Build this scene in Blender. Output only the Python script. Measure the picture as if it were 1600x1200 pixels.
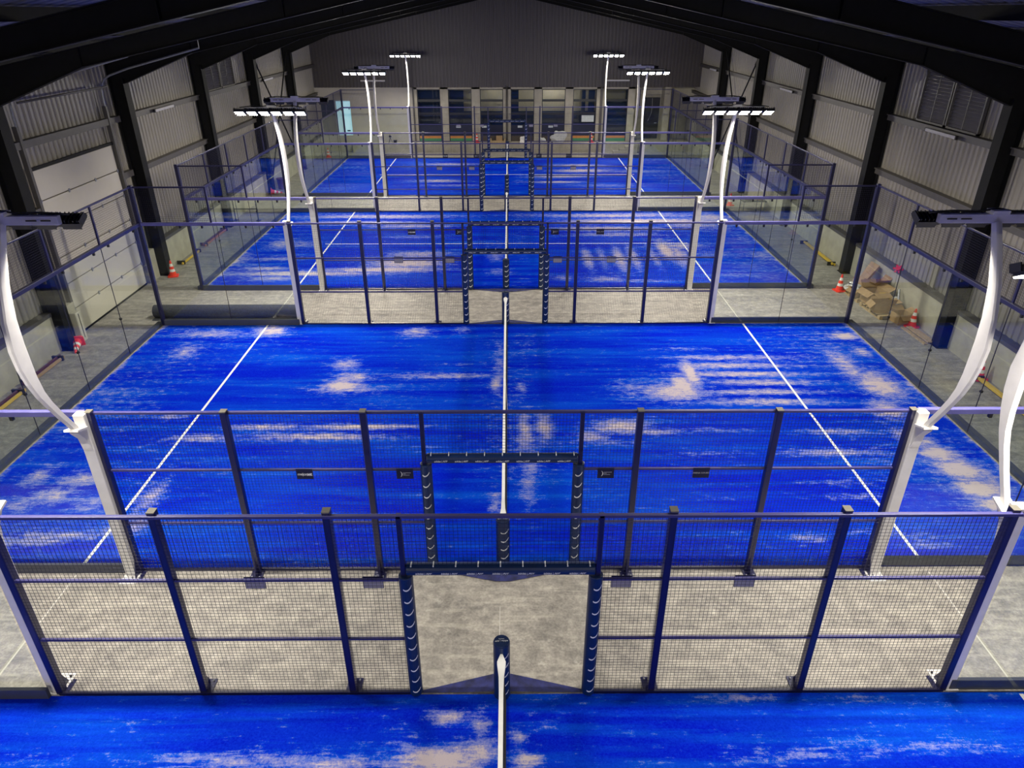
import bpy, bmesh, math, random
import numpy as np
from mathutils import Matrix, Vector
random.seed(7)
PI = math.pi
for _o in list(bpy.data.objects): bpy.data.objects.remove(_o)
scene = bpy.context.scene
col = scene.collection

# ------------------------------------------------------------------ camera
def _camera():
    f, pitch, yaw, roll = 1097.47, .4869, -.0035, -.0013
    cx, cy, cz = .1156, -6.4044, 8.0892
    sp, cp = math.sin(pitch), math.cos(pitch)
    Yv = Vector((-math.sin(yaw), math.cos(yaw), 0)); Zv = Vector((0, 0, 1))
    R0 = Vector((math.cos(yaw), math.sin(yaw), 0))
    F = cp * Yv - sp * Zv; U0 = sp * Yv + cp * Zv
    c, s = math.cos(roll), math.sin(roll)
    R = c * R0 + s * U0; U = c * U0 - s * R0
    cam = bpy.data.cameras.new('camera'); o = bpy.data.objects.new('camera', cam); col.objects.link(o)
    M = Matrix((R, U, -F)).transposed().to_4x4(); M.translation = Vector((cx, cy, cz))
    o.matrix_world = M
    cam.sensor_width = 36; cam.lens = f * 36 / 1600; cam.clip_start = .05; cam.clip_end = 300
    scene.camera = o
_camera()

# ------------------------------------------------------------------ world, exposure
w = bpy.data.worlds.new('world'); scene.world = w; w.use_nodes = True
w.node_tree.nodes['Background'].inputs[0].default_value = (.55, .65, 1, 1)
w.node_tree.nodes['Background'].inputs[1].default_value = .03
vs = scene.view_settings
vs.view_transform = 'Standard'; vs.look = 'None'; vs.gamma = 1; vs.use_curve_mapping = False
vs.exposure = -0.16
LAMP = 1050.0            # radiance of each floodlight lens
cy_ = scene.cycles
cy_.transparent_max_bounces = 40; cy_.max_bounces = 8; cy_.diffuse_bounces = 4; cy_.glossy_bounces = 4
cy_.sample_clamp_indirect = 6

# ------------------------------------------------------------------ materials
def new_mat(name):
    m = bpy.data.materials.new(name); m.use_nodes = True
    nt = m.node_tree; b = nt.nodes['Principled BSDF']
    return m, nt, b
def N(nt, t, **kw):
    n = nt.nodes.new(t)
    for k, v in kw.items():
        if k.startswith('i_'): n.inputs[int(k[2:])].default_value = v
        else: setattr(n, k, v)
    return n
def L(nt, a, b): nt.links.new(a, b)
def ramp(nt, fac, stops):
    r = nt.nodes.new('ShaderNodeValToRGB'); e = r.color_ramp.elements
    while len(e) < len(stops): e.new(.5)
    for x, (p, c) in zip(e, stops): x.position = p; x.color = (*c, 1) if len(c) == 3 else c
    L(nt, fac, r.inputs[0]); return r.outputs[0]
def mix(nt, fac, a, b, mode='MIX'):
    n = nt.nodes.new('ShaderNodeMix'); n.data_type = 'RGBA'; n.blend_type = mode
    for i, v in ((0, fac), (6, a), (7, b)):
        if isinstance(v, (int, float)): n.inputs[i].default_value = v
        elif isinstance(v, tuple): n.inputs[i].default_value = (*v, 1)
        else: L(nt, v, n.inputs[i])
    return n.outputs[2]
def math_(nt, op, a, b=0.0, clamp=False):
    n = nt.nodes.new('ShaderNodeMath'); n.operation = op; n.use_clamp = clamp
    for i, v in ((0, a), (1, b)):
        if isinstance(v, (int, float)): n.inputs[i].default_value = v
        else: L(nt, v, n.inputs[i])
    return n.outputs[0]
def noise(nt, scale=(1, 1, 1), s=5, detail=4, rough=.55, loc=(0, 0, 0), obj=False):
    tc = nt.nodes.new('ShaderNodeTexCoord') if obj else nt.nodes.new('ShaderNodeNewGeometry')
    mp = N(nt, 'ShaderNodeMapping'); mp.inputs[3].default_value = scale; mp.inputs[1].default_value = loc
    L(nt, tc.outputs['Object' if obj else 'Position'], mp.inputs[0])
    n = N(nt, 'ShaderNodeTexNoise'); n.inputs['Scale'].default_value = s; n.inputs['Detail'].default_value = detail; n.inputs['Roughness'].default_value = rough
    L(nt, mp.outputs[0], n.inputs['Vector']); return n.outputs[0]
def plain(name, c, rough=.5, metal=0, var=.06, s=6, spec=.5, bump=0):
    m, nt, b = new_mat(name)
    f = noise(nt, s=s, obj=True)
    c1 = tuple(max(0, x * (1 - var)) for x in c); c2 = tuple(min(1, x * (1 + var)) for x in c)
    L(nt, ramp(nt, f, [(.3, c1), (.7, c2)]), b.inputs['Base Color'])
    b.inputs['Roughness'].default_value = rough; b.inputs['Metallic'].default_value = metal
    b.inputs['Specular IOR Level'].default_value = spec
    if bump:
        bp = N(nt, 'ShaderNodeBump'); bp.inputs[0].default_value = bump; L(nt, noise(nt, s=s * 8, obj=True), bp.inputs['Height']); L(nt, bp.outputs[0], b.inputs['Normal'])
    return m
def emit(name, c, st):
    m, nt, b = new_mat(name); b.inputs['Base Color'].default_value = (.8, .8, .8, 1)
    b.inputs['Emission Color'].default_value = (*c, 1); b.inputs['Emission Strength'].default_value = st
    return m
M = {}
M['navy'] = plain('navy_powder_coat', (.006, .006, .048), .38, 0, .1)
_b = M['navy'].node_tree.nodes['Principled BSDF']; _b.inputs['Coat Weight'].default_value = .35; _b.inputs['Coat Roughness'].default_value = .3; _b.inputs['Coat IOR'].default_value = 1.7
M['rail'] = plain('navy_coat_lit_rail', (.045, .042, .16), .4, 0, .1)  # navy coat made lighter: lamp light on the rails put into the colour
M['rail_thick'] = plain('navy_coat_lit_thick_rail', (.10, .095, .28), .4, 0, .1)  # same navy coat, lighter still, with strong overhead lamp light painted in
M['cap'] = plain('dull_post_cap', (.11, .10, .08), .6)
M['flap'] = plain('dusty_blue_turf_flap', (.016, .02, .11), .8, 0, .7, 6)
M['wire'] = plain('black_wire', (.008, .008, .03), .45, 0, .1)
M['white_metal'] = plain('white_painted_metal', (.72, .70, .68), .35, 0, .04)
M['lamp_black'] = plain('black_lamp_body', (.012, .012, .014), .4)
M['bar_grey'] = plain('grey_aluminium', (.76, .74, .80), .45, 0)
M['faded'] = plain('faded_orange_paint', (.42, .17, .09), .6)
M['sign_back'] = plain('pale_sign_back', (.36, .34, .38), .5)
M['lens'] = emit('lit_lens', (1, .94, .82), LAMP)
M['steel_black'] = plain('dark_painted_steel', (.007, .007, .008), .6, 0, .2, spec=.15)
M['girt'] = plain('brown_grey_steel', (.085, .078, .072), .5, 0, .1)
M['pad'] = plain('navy_vinyl_padding', (.004, .02, .085), .42, 0, .15, bump=.1)
M['white_print'] = plain('white_print', (.75, .77, .8), .5)
M['orange_print'] = plain('orange_print', (.7, .35, .2), .5)
M['grey_print'] = plain('grey_print', (.35, .36, .42), .5)
M['sign'] = plain('dark_sign_plate', (.006, .007, .03), .35)
M['tape'] = plain('white_net_tape', (.85, .85, .83), .6)
M['net'] = plain('black_net_cord', (.004, .004, .006), .7)
M['white_line'] = plain('white_turf_line', (.78, .78, .78), .85, 0, .1, 40)
M['base_beam'] = plain('dark_grey_base_beam', (.05, .055, .075), .45)
M['galv'] = plain('galvanised_steel', (.3, .31, .33), .4, .5, .15, 12)
M['door_white'] = plain('cream_door_panel', (.56, .52, .43), .45, 0, .03, 2)
M['seam'] = plain('dark_seam', (.06, .045, .03), .6)
M['orange'] = plain('orange_plastic', (.85, .045, .02), .45)
M['cone_white'] = plain('white_reflective_band', (.82, .8, .76), .4)
M['card'] = plain('brown_cardboard', (.36, .235, .11), .8, 0, .15, 5)
M['card_dark'] = plain('dark_cardboard', (.32, .18, .06), .85, 0, .15, 5)
M['wood'] = plain('pale_pallet_wood', (.42, .31, .16), .75, 0, .25, 14)
M['film'] = plain('clear_packing_film', (.55, .56, .55), .2, 0, .2, 20, bump=.5)
M['yellow'] = plain('yellow_paint', (.62, .42, .04), .45)
M['red'] = plain('red_plastic', (.7, .03, .06), .4)
M['brown'] = plain('brown_plastic', (.1, .035, .03), .5)
M['turf_roll'] = plain('dark_turf_backing', (.035, .037, .045), .8, 0, .25, 18, bump=.4)
M['louvre'] = plain('grey_louvre', (.17, .16, .18), .5)
M['tube_off'] = plain('pale_batten_cover', (.55, .53, .52), .4)
M['concrete_wall'] = plain('smooth_concrete', (.40, .37, .29), .8, 0, .14, 2.5, bump=.05)
M['white_wall'] = plain('off_white_wall', (.44, .41, .35), .75, 0, .05, 2)
M['dark_frame'] = plain('black_window_frame', (.008, .01, .014), .35)
M['kick'] = plain('dark_kick_panel', (.012, .015, .03), .3)
M['room_cream'] = plain('cream_plaster', (.5, .4, .25), .8)
M['room_blue'] = plain('blue_room_wall', (.01, .03, .07), .7)
M['green'] = plain('green_strip', (.05, .25, .1), .6)
M['amber'] = plain('amber_strip', (.55, .22, .04), .6)
M['paper'] = plain('pale_paper', (.55, .6, .6), .7)
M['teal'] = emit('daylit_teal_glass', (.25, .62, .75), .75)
M['gap_light'] = emit('daylight_gap', (.9, .93, 1), 2.5)
M['room_tube'] = emit('lit_tube', (1, .96, .88), 45)
M['cable'] = plain('pale_cable', (.5, .48, .45), .5)

def sheet_mat(name, c, dark):
    m, nt, b = new_mat(name)
    n1 = noise(nt, (1, 1, .25), 1.4, 3)
    L(nt, mix(nt, math_(nt, 'MULTIPLY', n1, .5), c, dark), b.inputs['Base Color'])
    b.inputs['Roughness'].default_value = .5
    return m
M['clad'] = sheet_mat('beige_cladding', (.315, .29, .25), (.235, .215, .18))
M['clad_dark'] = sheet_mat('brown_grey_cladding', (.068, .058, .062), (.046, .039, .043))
M['roof'] = sheet_mat('grey_roof_sheet', (.13, .13, .16), (.10, .10, .12))

def floor_mat():
    m, nt, b = new_mat('power_floated_concrete')
    a = noise(nt, (.55, 1.6, 1), 1.3, 6, .62); d = noise(nt, (1, 1, 1), 5.5, 7, .68); e = noise(nt, (.25, 2.2, 1), 3.2, 5, .6, (3, 1, 0))
    f = noise(nt, (1, 1, 1), 26, 3, .6)
    base = ramp(nt, a, [(.36, (.16, .15, .135)), (.5, (.27, .25, .22)), (.66, (.40, .37, .32))])
    c2 = mix(nt, .55, base, ramp(nt, d, [(.36, (.13, .125, .12)), (.5, (.27, .25, .225)), (.62, (.50, .465, .41))]))
    c3 = mix(nt, math_(nt, 'MULTIPLY', ramp(nt, e, [(.52, (0, 0, 0)), (.64, (1, 1, 1))]), .38), c2, (.58, .54, .46))
    c4 = mix(nt, .25, c3, ramp(nt, f, [(.38, (.14, .13, .125)), (.62, (.45, .42, .38))]))
    c5 = mix(nt, math_(nt, 'MULTIPLY', ramp(nt, noise(nt, (1, 1, 1), 3.4, 6, .7, (4, 4, 0)), [(.60, (0, 0, 0)), (.70, (1, 1, 1))]), .45), c4, (.62, .59, .53))
    c6 = mix(nt, math_(nt, 'MULTIPLY', ramp(nt, noise(nt, (.8, 1, 1), 2.1, 6, .7, (9, 4, 0)), [(.54, (0, 0, 0)), (.68, (1, 1, 1))]), .5), c5, (.13, .125, .12))
    L(nt, c6, b.inputs['Base Color'])
    L(nt, ramp(nt, d, [(.3, (.45, .45, .45)), (.7, (.75, .75, .75))]), b.inputs['Roughness'])
    return m
M['floor'] = floor_mat()

def turf_mat():
    m, nt, b = new_mat('blue_turf_with_sand')
    at = N(nt, 'ShaderNodeAttribute'); at.attribute_name = 'sand'
    st = noise(nt, (.16, 2.4, 1), 1.5, 5, .62); st2 = noise(nt, (.3, 1.0, 1), 1.0, 3, .5, (7, 2, 0))
    fine = noise(nt, (1, 1, 1), 38, 3, .8); strk = noise(nt, (.5, 5, 1), 4.5, 5, .7)
    # base blue with broad lighter sweeps
    lightfac = math_(nt, 'ADD', math_(nt, 'MULTIPLY', ramp(nt, st, [(.45, (0, 0, 0)), (.68, (1, 1, 1))]), .75),
                     math_(nt, 'MULTIPLY', ramp(nt, st2, [(.42, (0, 0, 0)), (.7, (1, 1, 1))]), .45), True)
    strk2 = noise(nt, (.35, 2.6, 1), 9, 4, .75, (3, 9, 0))
    v = math_(nt, 'ADD', math_(nt, 'MULTIPLY', at.outputs['Fac'], 1.08), math_(nt, 'MULTIPLY', math_(nt, 'SUBTRACT', strk, .5), 1.0))
    v = math_(nt, 'ADD', v, math_(nt, 'MULTIPLY', math_(nt, 'SUBTRACT', strk2, .5), .7))
    v = math_(nt, 'ADD', v, math_(nt, 'MULTIPLY', math_(nt, 'SUBTRACT', noise(nt, (.8, 1.2, 1), 6, 6, .72, (1, 5, 0)), .5), 1.5))
    v = math_(nt, 'ADD', v, math_(nt, 'MULTIPLY', math_(nt, 'SUBTRACT', st, .5), .8))
    lightfac = math_(nt, 'ADD', math_(nt, 'MULTIPLY', lightfac, .75), ramp(nt, v, [(.12, (0, 0, 0)), (.6, (.85, .85, .85))]), True)
    blue = mix(nt, lightfac, (.001, .0035, .46), (.003, .10, .60))
    blue = mix(nt, .25, blue, ramp(nt, fine, [(.3, (.0005, .003, .25)), (.7, (.01, .08, .85))]))
    v2 = math_(nt, 'ADD', v, math_(nt, 'MULTIPLY', math_(nt, 'SUBTRACT', fine, .5), 1.0))
    sf = ramp(nt, v2, [(.30, (0, 0, 0)), (.72, (.36, .36, .36)), (1.4, (.82, .82, .82))])
    L(nt, mix(nt, sf, blue, (.60, .50, .44)), b.inputs['Base Color'])
    b.inputs['Roughness'].default_value = .85; b.inputs['Specular IOR Level'].default_value = 0.0
    bp = N(nt, 'ShaderNodeBump'); bp.inputs[0].default_value = .25; bp.inputs[1].default_value = .01
    L(nt, noise(nt, s=160, detail=1), bp.inputs['Height']); L(nt, bp.outputs[0], b.inputs['Normal'])
    return m
M['turf'] = turf_mat()

def glass_mat(name, tint=(.93, .975, .955)):
    m = bpy.data.materials.new(name); m.use_nodes = True; nt = m.node_tree; nt.nodes.clear()
    o = N(nt, 'ShaderNodeOutputMaterial'); t = N(nt, 'ShaderNodeBsdfTransparent'); g = N(nt, 'ShaderNodeBsdfGlossy')
    t.inputs[0].default_value = (*tint, 1); g.inputs['Roughness'].default_value = .0
    lw = N(nt, 'ShaderNodeLayerWeight'); lw.inputs[0].default_value = .5
    fr = math_(nt, 'ADD', math_(nt, 'MULTIPLY', math_(nt, 'POWER', lw.outputs['Facing'], 5.0), .9), .035)   # Schlick reflectance
    mx = N(nt, 'ShaderNodeMixShader'); L(nt, fr, mx.inputs[0]); L(nt, t.outputs[0], mx.inputs[1]); L(nt, g.outputs[0], mx.inputs[2]); L(nt, mx.outputs[0], o.inputs[0])
    return m
M['glass'] = glass_mat('tempered_glass', (.95, .975, .962)); M['win_glass'] = glass_mat('window_glass', (.8, .85, .9))

# ------------------------------------------------------------------ mesh helpers
class MB:
    def __init__(s): s.v = []; s.f = []
    def add(s, vs, fs):
        k = len(s.v); s.v += [tuple(v) for v in vs]; s.f += [tuple(i + k for i in f) for f in fs]; return s
    def box(s, x0, x1, y0, y1, z0, z1):
        if x0 > x1: x0, x1 = x1, x0
        if y0 > y1: y0, y1 = y1, y0
        if z0 > z1: z0, z1 = z1, z0
        return s.add([(x0,y0,z0),(x1,y0,z0),(x1,y1,z0),(x0,y1,z0),(x0,y0,z1),(x1,y0,z1),(x1,y1,z1),(x0,y1,z1)],
                     [(0,3,2,1),(4,5,6,7),(0,1,5,4),(1,2,6,5),(2,3,7,6),(3,0,4,7)])
    def cbox(s, c, d, R=None):
        hx, hy, hz = d[0]/2, d[1]/2, d[2]/2
        vs = [Vector((a*hx, b*hy, e*hz)) for e in (-1,1) for a, b in ((-1,-1),(1,-1),(1,1),(-1,1))]
        if R is not None: vs = [R @ v for v in vs]
        c = Vector(c)
        return s.add([v + c for v in vs], [(0,3,2,1),(4,5,6,7),(0,1,5,4),(1,2,6,5),(2,3,7,6),(3,0,4,7)])
    def tube(s, a, b, r, n=12, r2=None):
        a, b = Vector(a), Vector(b); d = (b - a).normalized(); r2 = r if r2 is None else r2
        u = d.orthogonal().normalized(); w_ = d.cross(u)
        vs = []
        for p, rr in ((a, r), (b, r2)):
            for i in range(n):
                t = 2*PI*i/n + PI/n; vs.append(p + rr*(math.cos(t)*u + math.sin(t)*w_))
        fs = [(i, (i+1) % n, n+(i+1) % n, n+i) for i in range(n)] + [tuple(range(n))[::-1], tuple(range(n, 2*n))]
        return s.add(vs, fs)
    def path(s, pts, r, n=8):
        pts = [Vector(p) for p in pts]; k0 = len(s.v); rings = []
        for i, p in enumerate(pts):
            d = ((pts[min(i+1, len(pts)-1)] - pts[max(i-1, 0)])).normalized()
            ref = Vector((0,0,1)) if abs(d.z) < .95 else Vector((1,0,0))
            u = d.cross(ref).normalized(); w_ = u.cross(d)
            rr = r[i] if isinstance(r, (list, tuple)) else r
            rings.append([p + rr*(math.cos(2*PI*j/n)*u + math.sin(2*PI*j/n)*w_) for j in range(n)])
        vs = [v for ring in rings for v in ring]
        fs = [(i*n+j, i*n+(j+1) % n, (i+1)*n+(j+1) % n, (i+1)*n+j) for i in range(len(pts)-1) for j in range(n)]
        fs += [tuple(range(n))[::-1], tuple((len(pts)-1)*n+j for j in range(n))]
        return s.add(vs, fs)
    def loft(s, rings):
        n = len(rings[0]); vs = [v for r in rings for v in r]
        fs = [(i*n+j, i*n+(j+1) % n, (i+1)*n+(j+1) % n, (i+1)*n+j) for i in range(len(rings)-1) for j in range(n)]
        fs += [tuple(range(n))[::-1], tuple((len(rings)-1)*n+j for j in range(n))]
        return s.add(vs, fs)
    def prism(s, poly, axis, a, b):
        """poly: 2D outline; axis 'x','y','z': extruded from a to b"""
        def P(p, t):
            return {'x': (t, p[0], p[1]), 'y': (p[0], t, p[1]), 'z': (p[0], p[1], t)}[axis]
        n = len(poly); vs = [P(p, a) for p in poly] + [P(p, b) for p in poly]
        return s.add(vs, [tuple(range(n))[::-1], tuple(range(n, 2*n))] + [(i, (i+1) % n, n+(i+1) % n, n+i) for i in range(n)])
    def build(s, name, mat, parent=None, bevel=0, smooth=False, fix=True):
        me = bpy.data.meshes.new(name); me.from_pydata(s.v, [], s.f)
        if fix:
            bm = bmesh.new(); bm.from_mesh(me); bmesh.ops.recalc_face_normals(bm, faces=bm.faces); bm.to_mesh(me); bm.free()
        mats = mat if isinstance(mat, list) else [mat]
        for x in mats: me.materials.append(M[x] if isinstance(x, str) else x)
        if smooth:
            for p in me.polygons: p.use_smooth = True
        o = bpy.data.objects.new(name, me); col.objects.link(o)
        if parent is not None: o.parent = parent
        if bevel:
            md = o.modifiers.new('edge', 'BEVEL'); md.width = bevel; md.segments = 2; md.limit_method = 'ANGLE'; md.angle_limit = .7
        return o
def empty(name, loc=(0,0,0), rz=0, label=None, cat=None, group=None, kind=None):
    o = bpy.data.objects.new(name, None); o.empty_display_size = .3; o.location = loc; o.rotation_euler = (0, 0, rz); col.objects.link(o)
    return tag(o, label, cat, group, kind)
def tag(o, label=None, cat=None, group=None, kind=None):
    if label: o['label'] = label
    if cat: o['category'] = cat
    if group: o['group'] = group
    if kind: o['kind'] = kind
    return o
def kids(o): return [c for c in KIDS.get(o.name, [])]
KIDS = {}
def index_children():
    KIDS.clear()
    for c in col.objects:
        if c.parent is not None: KIDS.setdefault(c.parent.name, []).append(c)
def copy_tree(o, parent=None):
    src = list(KIDS.get(o.name, []))
    c = o.copy(); col.objects.link(c)
    if parent is not None: c.parent = parent
    for ch in src: copy_tree(ch, c)
    return c
def text_obj(name, body, size, mat, parent, M4, shear=0, spacing=1, bold=0):
    cu = bpy.data.curves.new(name, 'FONT'); cu.body = body; cu.size = size; cu.align_x = 'CENTER'; cu.align_y = 'CENTER'
    cu.extrude = .001; cu.shear = shear; cu.space_character = spacing; cu.offset = bold; cu.resolution_u = 2
    t = bpy.data.objects.new(name + '_tmp', cu); col.objects.link(t)
    bpy.context.view_layer.update()
    me = bpy.data.meshes.new_from_object(t.evaluated_get(bpy.context.evaluated_depsgraph_get()))
    bpy.data.objects.remove(t); bpy.data.curves.remove(cu)
    me.transform(M4); me.materials.clear(); me.materials.append(M[mat]); me.name = name
    o = bpy.data.objects.new(name, me); col.objects.link(o)
    if parent is not None: o.parent = parent
    return o
def rot(axis, deg): return Matrix.Rotation(math.radians(deg), 3, axis)

# ------------------------------------------------------------------ dimensions
FAR, NEAR = [0.0, 12.642, 25.834, 39.167], [-10.257, 2.385, 15.577, 28.91]
WX = 12.22                                  # inner face of cladding
FRAMES = [-13.6, -7.4, -1.25, 4.85, 11.05, 17.2, 23.4, 29.6, 35.8]
WALL_Y0, WALL_Y1 = -13.8, 41.8
GIRTS = (3.52, 5.16)
def roof_z(x): return 9.55 - .206*abs(x)

# ------------------------------------------------------------------ structure
fl = MB().box(-WX-.3, WX+.3, WALL_Y0-.2, 43.4, -.2, 0).build('floor', 'floor')
tag(fl, 'mottled grey power-floated concrete floor around the blue courts', 'floor', None, 'structure')
def strip_seq(parent):
    for x in (-6.95, 6.95):
        mb = MB()
        for a, b in ((0.12, 2.28), (12.9, 15.45)): mb.box(x-.012, x+.012, a, b, 0, .002)
        mb.build('chalk_line', 'cable', parent)
    MB().box(-.05, -.04, .3, 1.55, 0, .002).build('chalk_line', 'cable', parent)
strip_seq(fl)
def corrugated(mb, u0, u1, z0, ztop, axis, base, out, pitch=.22, dep=.036, thick=.05):
    """ribbed sheet; u along wall, ztop(u) height, base: plane coordinate, out: outward sign"""
    n = int(round((u1-u0)/pitch)); us = []
    for i in range(n):
        a = u0 + i*pitch
        us += [(a, 0), (a+pitch*.42, 0), (a+pitch*.5, dep), (a+pitch*.92, dep)]
    us.append((u1, 0))
    vs, fs = [], []
    for u, d in us:
        for z in (z0, ztop(u)):
            p = base + out*d
            vs.append((p, u, z) if axis == 'y' else (u, p, z))
    for i in range(len(us)-1): fs.append((2*i, 2*i+2, 2*i+3, 2*i+1))
    k = len(vs)
    for (u, z) in ((u0, z0), (u1, z0), (u1, ztop(u1)), (u0, ztop(u0))):
        vs.append((base+out*(dep+thick), u, z) if axis == 'y' else (u, base+out*(dep+thick), z))
    fs.append((k, k+1, k+2, k+3))
    mb.add(vs, fs)
TOPZ = roof_z(WX) + .02
walls = {}
DOOR_Y0, DOOR_Y1, DOOR_Z = 12.05, 16.15, 4.5
for side, sx in (('left', -1), ('right', 1)):
    mb = MB()
    segs = [(WALL_Y0, DOOR_Y0, .9), (DOOR_Y0, DOOR_Y1, DOOR_Z), (DOOR_Y1, WALL_Y1+1.2, .9)] if side == 'left' else [(WALL_Y0, WALL_Y1+1.2, .9)]
    for a, b, z0 in segs: corrugated(mb, a, b, z0, lambda u: TOPZ, 'y', sx*WX, sx)
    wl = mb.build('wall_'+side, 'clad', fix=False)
    tag(wl, 'ribbed beige cladding wall with roller door' if side == 'left' else 'ribbed beige cladding wall behind the cardboard pallets', 'wall', None, 'structure')
    walls[side] = wl
    # plinth in precast lengths
    ys = [f + .2 for f in FRAMES] + [WALL_Y1+1.2]
    for a, b in zip(ys[:-1], ys[1:]):
        b2 = b - .36 if b < 40 else b
        if side == 'left' and 11 < a < 12: continue
        m = a + (b2-a)/2
        for p, q in ((a, m-.006), (m+.006, b2)):
            MB().box(sx*12.0, sx*(WX+.2), p, q, -.01, 1.0).build('concrete_plinth', 'concrete_wall', wl, .01)
        MB().box(sx*11.98, sx*(WX+.02), a, b2, 1.0, 1.1).build('plinth_flashing', 'girt', wl)
        for gz in GIRTS:
            MB().box(sx*12.04, sx*(WX-.002), a, b2, gz-.09, gz+.09).box(sx*12.0, sx*12.04, a, b2, gz+.06, gz+.09).build('girt', 'girt', wl)
    if side == 'left':
        MB().box(sx*12.04, sx*(WX-.002), 11.3, 16.95, 5.07, 5.25).build('girt', 'girt', wl)
        for p, q in ((11.3, 11.95), (16.3, 16.95)):
            MB().box(sx*12.04, sx*(WX-.002), p, q, 3.43, 3.61).build('girt', 'girt', wl)
            MB().box(sx*12.0, sx*(WX+.2), p, q, -.01, 1.0).build('concrete_plinth', 'concrete_wall', wl, .01)
# light vertical gap beside the high louvre on the door wall
g = MB().box(-12.16, -12.14, 24.2, 24.235, 5.18, 6.15).build('daylight_gap', 'gap_light', walls['left'])

# roller door
d = empty('door_1', (-12.1, 14.1, 0), 0, 'big cream sectional door with horizontal panel seams', 'door', None, 'structure')
def relp(o, parent):           # keep world geometry under an Empty placed elsewhere
    o.parent = parent; o.matrix_parent_inverse = Matrix.Translation(parent.location).inverted(); return o
zs = [0.03, .73, 1.45, 2.19, 2.96, 3.73, DOOR_Z]
for a, b in zip(zs[:-1], zs[1:]):
    relp(MB().box(-12.16, -12.11, DOOR_Y0, DOOR_Y1, a+.014, b-.014).build('door_panel', 'door_white', bevel=.006), d)
relp(MB().box(-12.17, -12.145, DOOR_Y0, DOOR_Y1, 0, DOOR_Z).build('panel_seam', 'seam'), d)
for z in zs[1:-1]:
    for y in (DOOR_Y0+.03, 13.4, 14.8, DOOR_Y1-.03):
        relp(MB().box(-12.11, -12.09, y-.03, y+.03, z-.05, z+.05).build('hinge', 'galv'), d)
relp(MB().box(-12.12, -12.08, DOOR_Y0-.1, DOOR_Y1+.1, DOOR_Z, DOOR_Z+.08).build('door_head', 'steel_black'), d)
relp(MB().box(-12.12, -12.09, DOOR_Y0, DOOR_Y1, 0, .05).build('door_seal', 'steel_black'), d)
for y in (DOOR_Y0-.12, DOOR_Y1+.12):
    pts = [(-12.05, y, 0), (-12.05, y, 3), (-12.05, y, 5.85), (-12.03, y, 6.05), (-11.98, y, 6.22), (-11.88, y, 6.35), (-11.7, y, 6.45), (-11.1, y, 6.64), (-8.9, y, 7.18)]
    relp(MB().path(pts, .028).build('door_track', 'galv'), d)
    relp(MB().box(-12.14, -12.02, y-.05, y+.05, 0, 5.6).build('track_angle', 'girt'), d)
    relp(MB().tube((-8.9, y, pts[-1][2]), (-8.9, y, roof_z(8.9)-.1), .012, 6).build('track_hanger', 'galv'), d)
relp(MB().tube((-11.85, DOOR_Y0-.1, 6.15), (-11.85, DOOR_Y1+.1, 6.15), .03).build('spring_shaft', 'girt', smooth=True), d)

# back wall: ribbed gable above, concrete piers with windows below
Yb = WALL_Y1
mb = MB(); corrugated(mb, -WX, WX, 3.88, lambda u: roof_z(u)+.02, 'x', Yb-.12, 1, .22, .055)
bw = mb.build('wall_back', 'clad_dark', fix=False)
tag(bw, 'dark ribbed gable wall above the row of windows', 'wall', None, 'structure')
wins = [(-5.75,-4.27), (-3.77,-2.27), (-1.74,-.26), (.23,1.73), (2.22,3.72), (4.21,5.72), (6.25,7.72)]
edges = [-WX] + [v for p in wins for v in p] + [8.15]
WZ0, WZ1 = .6, 3.78
mbw = MB()
for i in range(0, len(edges)-1, 2): mbw.box(edges[i] if i else -6.05, edges[i+1], Yb-.1, Yb+.25, 0, 3.88)
mbw.box(-6.05, 8.15, Yb-.1, Yb+.25, WZ1, 3.88).box(-6.05, 8.15, Yb-.1, Yb+.25, 0, WZ0)
mbw.build('concrete_piers', 'concrete_wall', bw)
MB().box(-WX-.2, -11.95, Yb-.1, Yb+.2, 0, 3.88).box(-10.05, -6.05, Yb-.1, Yb+.2, 0, 3.88).box(-11.95, -10.05, Yb-.1, Yb+.2, 3.15, 3.88).box(-11.95, -10.05, Yb-.1, Yb+.2, 0, 1.0).build('plastered_wall', 'white_wall', bw)
# recess with the service door
MB().box(8.15, WX+.2, 43.0, 43.2, 0, 3.88).box(8.0, 8.15, Yb+.25, 43.0, 0, 3.88).box(8.15, WX, Yb-.03, 43.2, 3.88, 3.98).box(10.1, 10.5, Yb+.2, 43.0, 0.6, 3.88).build('recess_wall', 'concrete_wall', bw)
MB().box(-6.02, -5.93, Yb-.2, Yb-.1, 0, 3.88).build('drain_pipe', 'girt', bw)
MB().tube((-.02, Yb-.18, 0), (-.02, Yb-.18, 3.95), .055).build('drain_pipe', 'girt', bw, smooth=True)
MB().box(5.93, 6.08, Yb-.24, Yb-.1, 0, 3.88).build('drain_pipe', 'girt', bw)
# raised platform in front of it, with steps
pf = MB().box(-10.05, 8.3, 41.2, Yb-.1, 0, .58).box(8.3, WX-.25, 41.2, 43.0, 0, .58).build('trim_1', 'concrete_wall')
tag(pf, 'raised concrete ledge along the foot of the window wall', 'ledge', None, 'structure')
st = MB()
for i in range(4): st.box(6.85+.38*i, 8.4, 40.7, 41.2, .145*i, .145*(i+1))
sto = st.build('concrete_steps', 'concrete_wall', bevel=.01)
tag(sto, 'short flight of concrete steps rising to the ledge by the dark service door', 'steps')
MB().box(6.8, 8.5, 41.15, 41.2, .0, .5).build('stringer', 'concrete_wall', sto)

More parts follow.
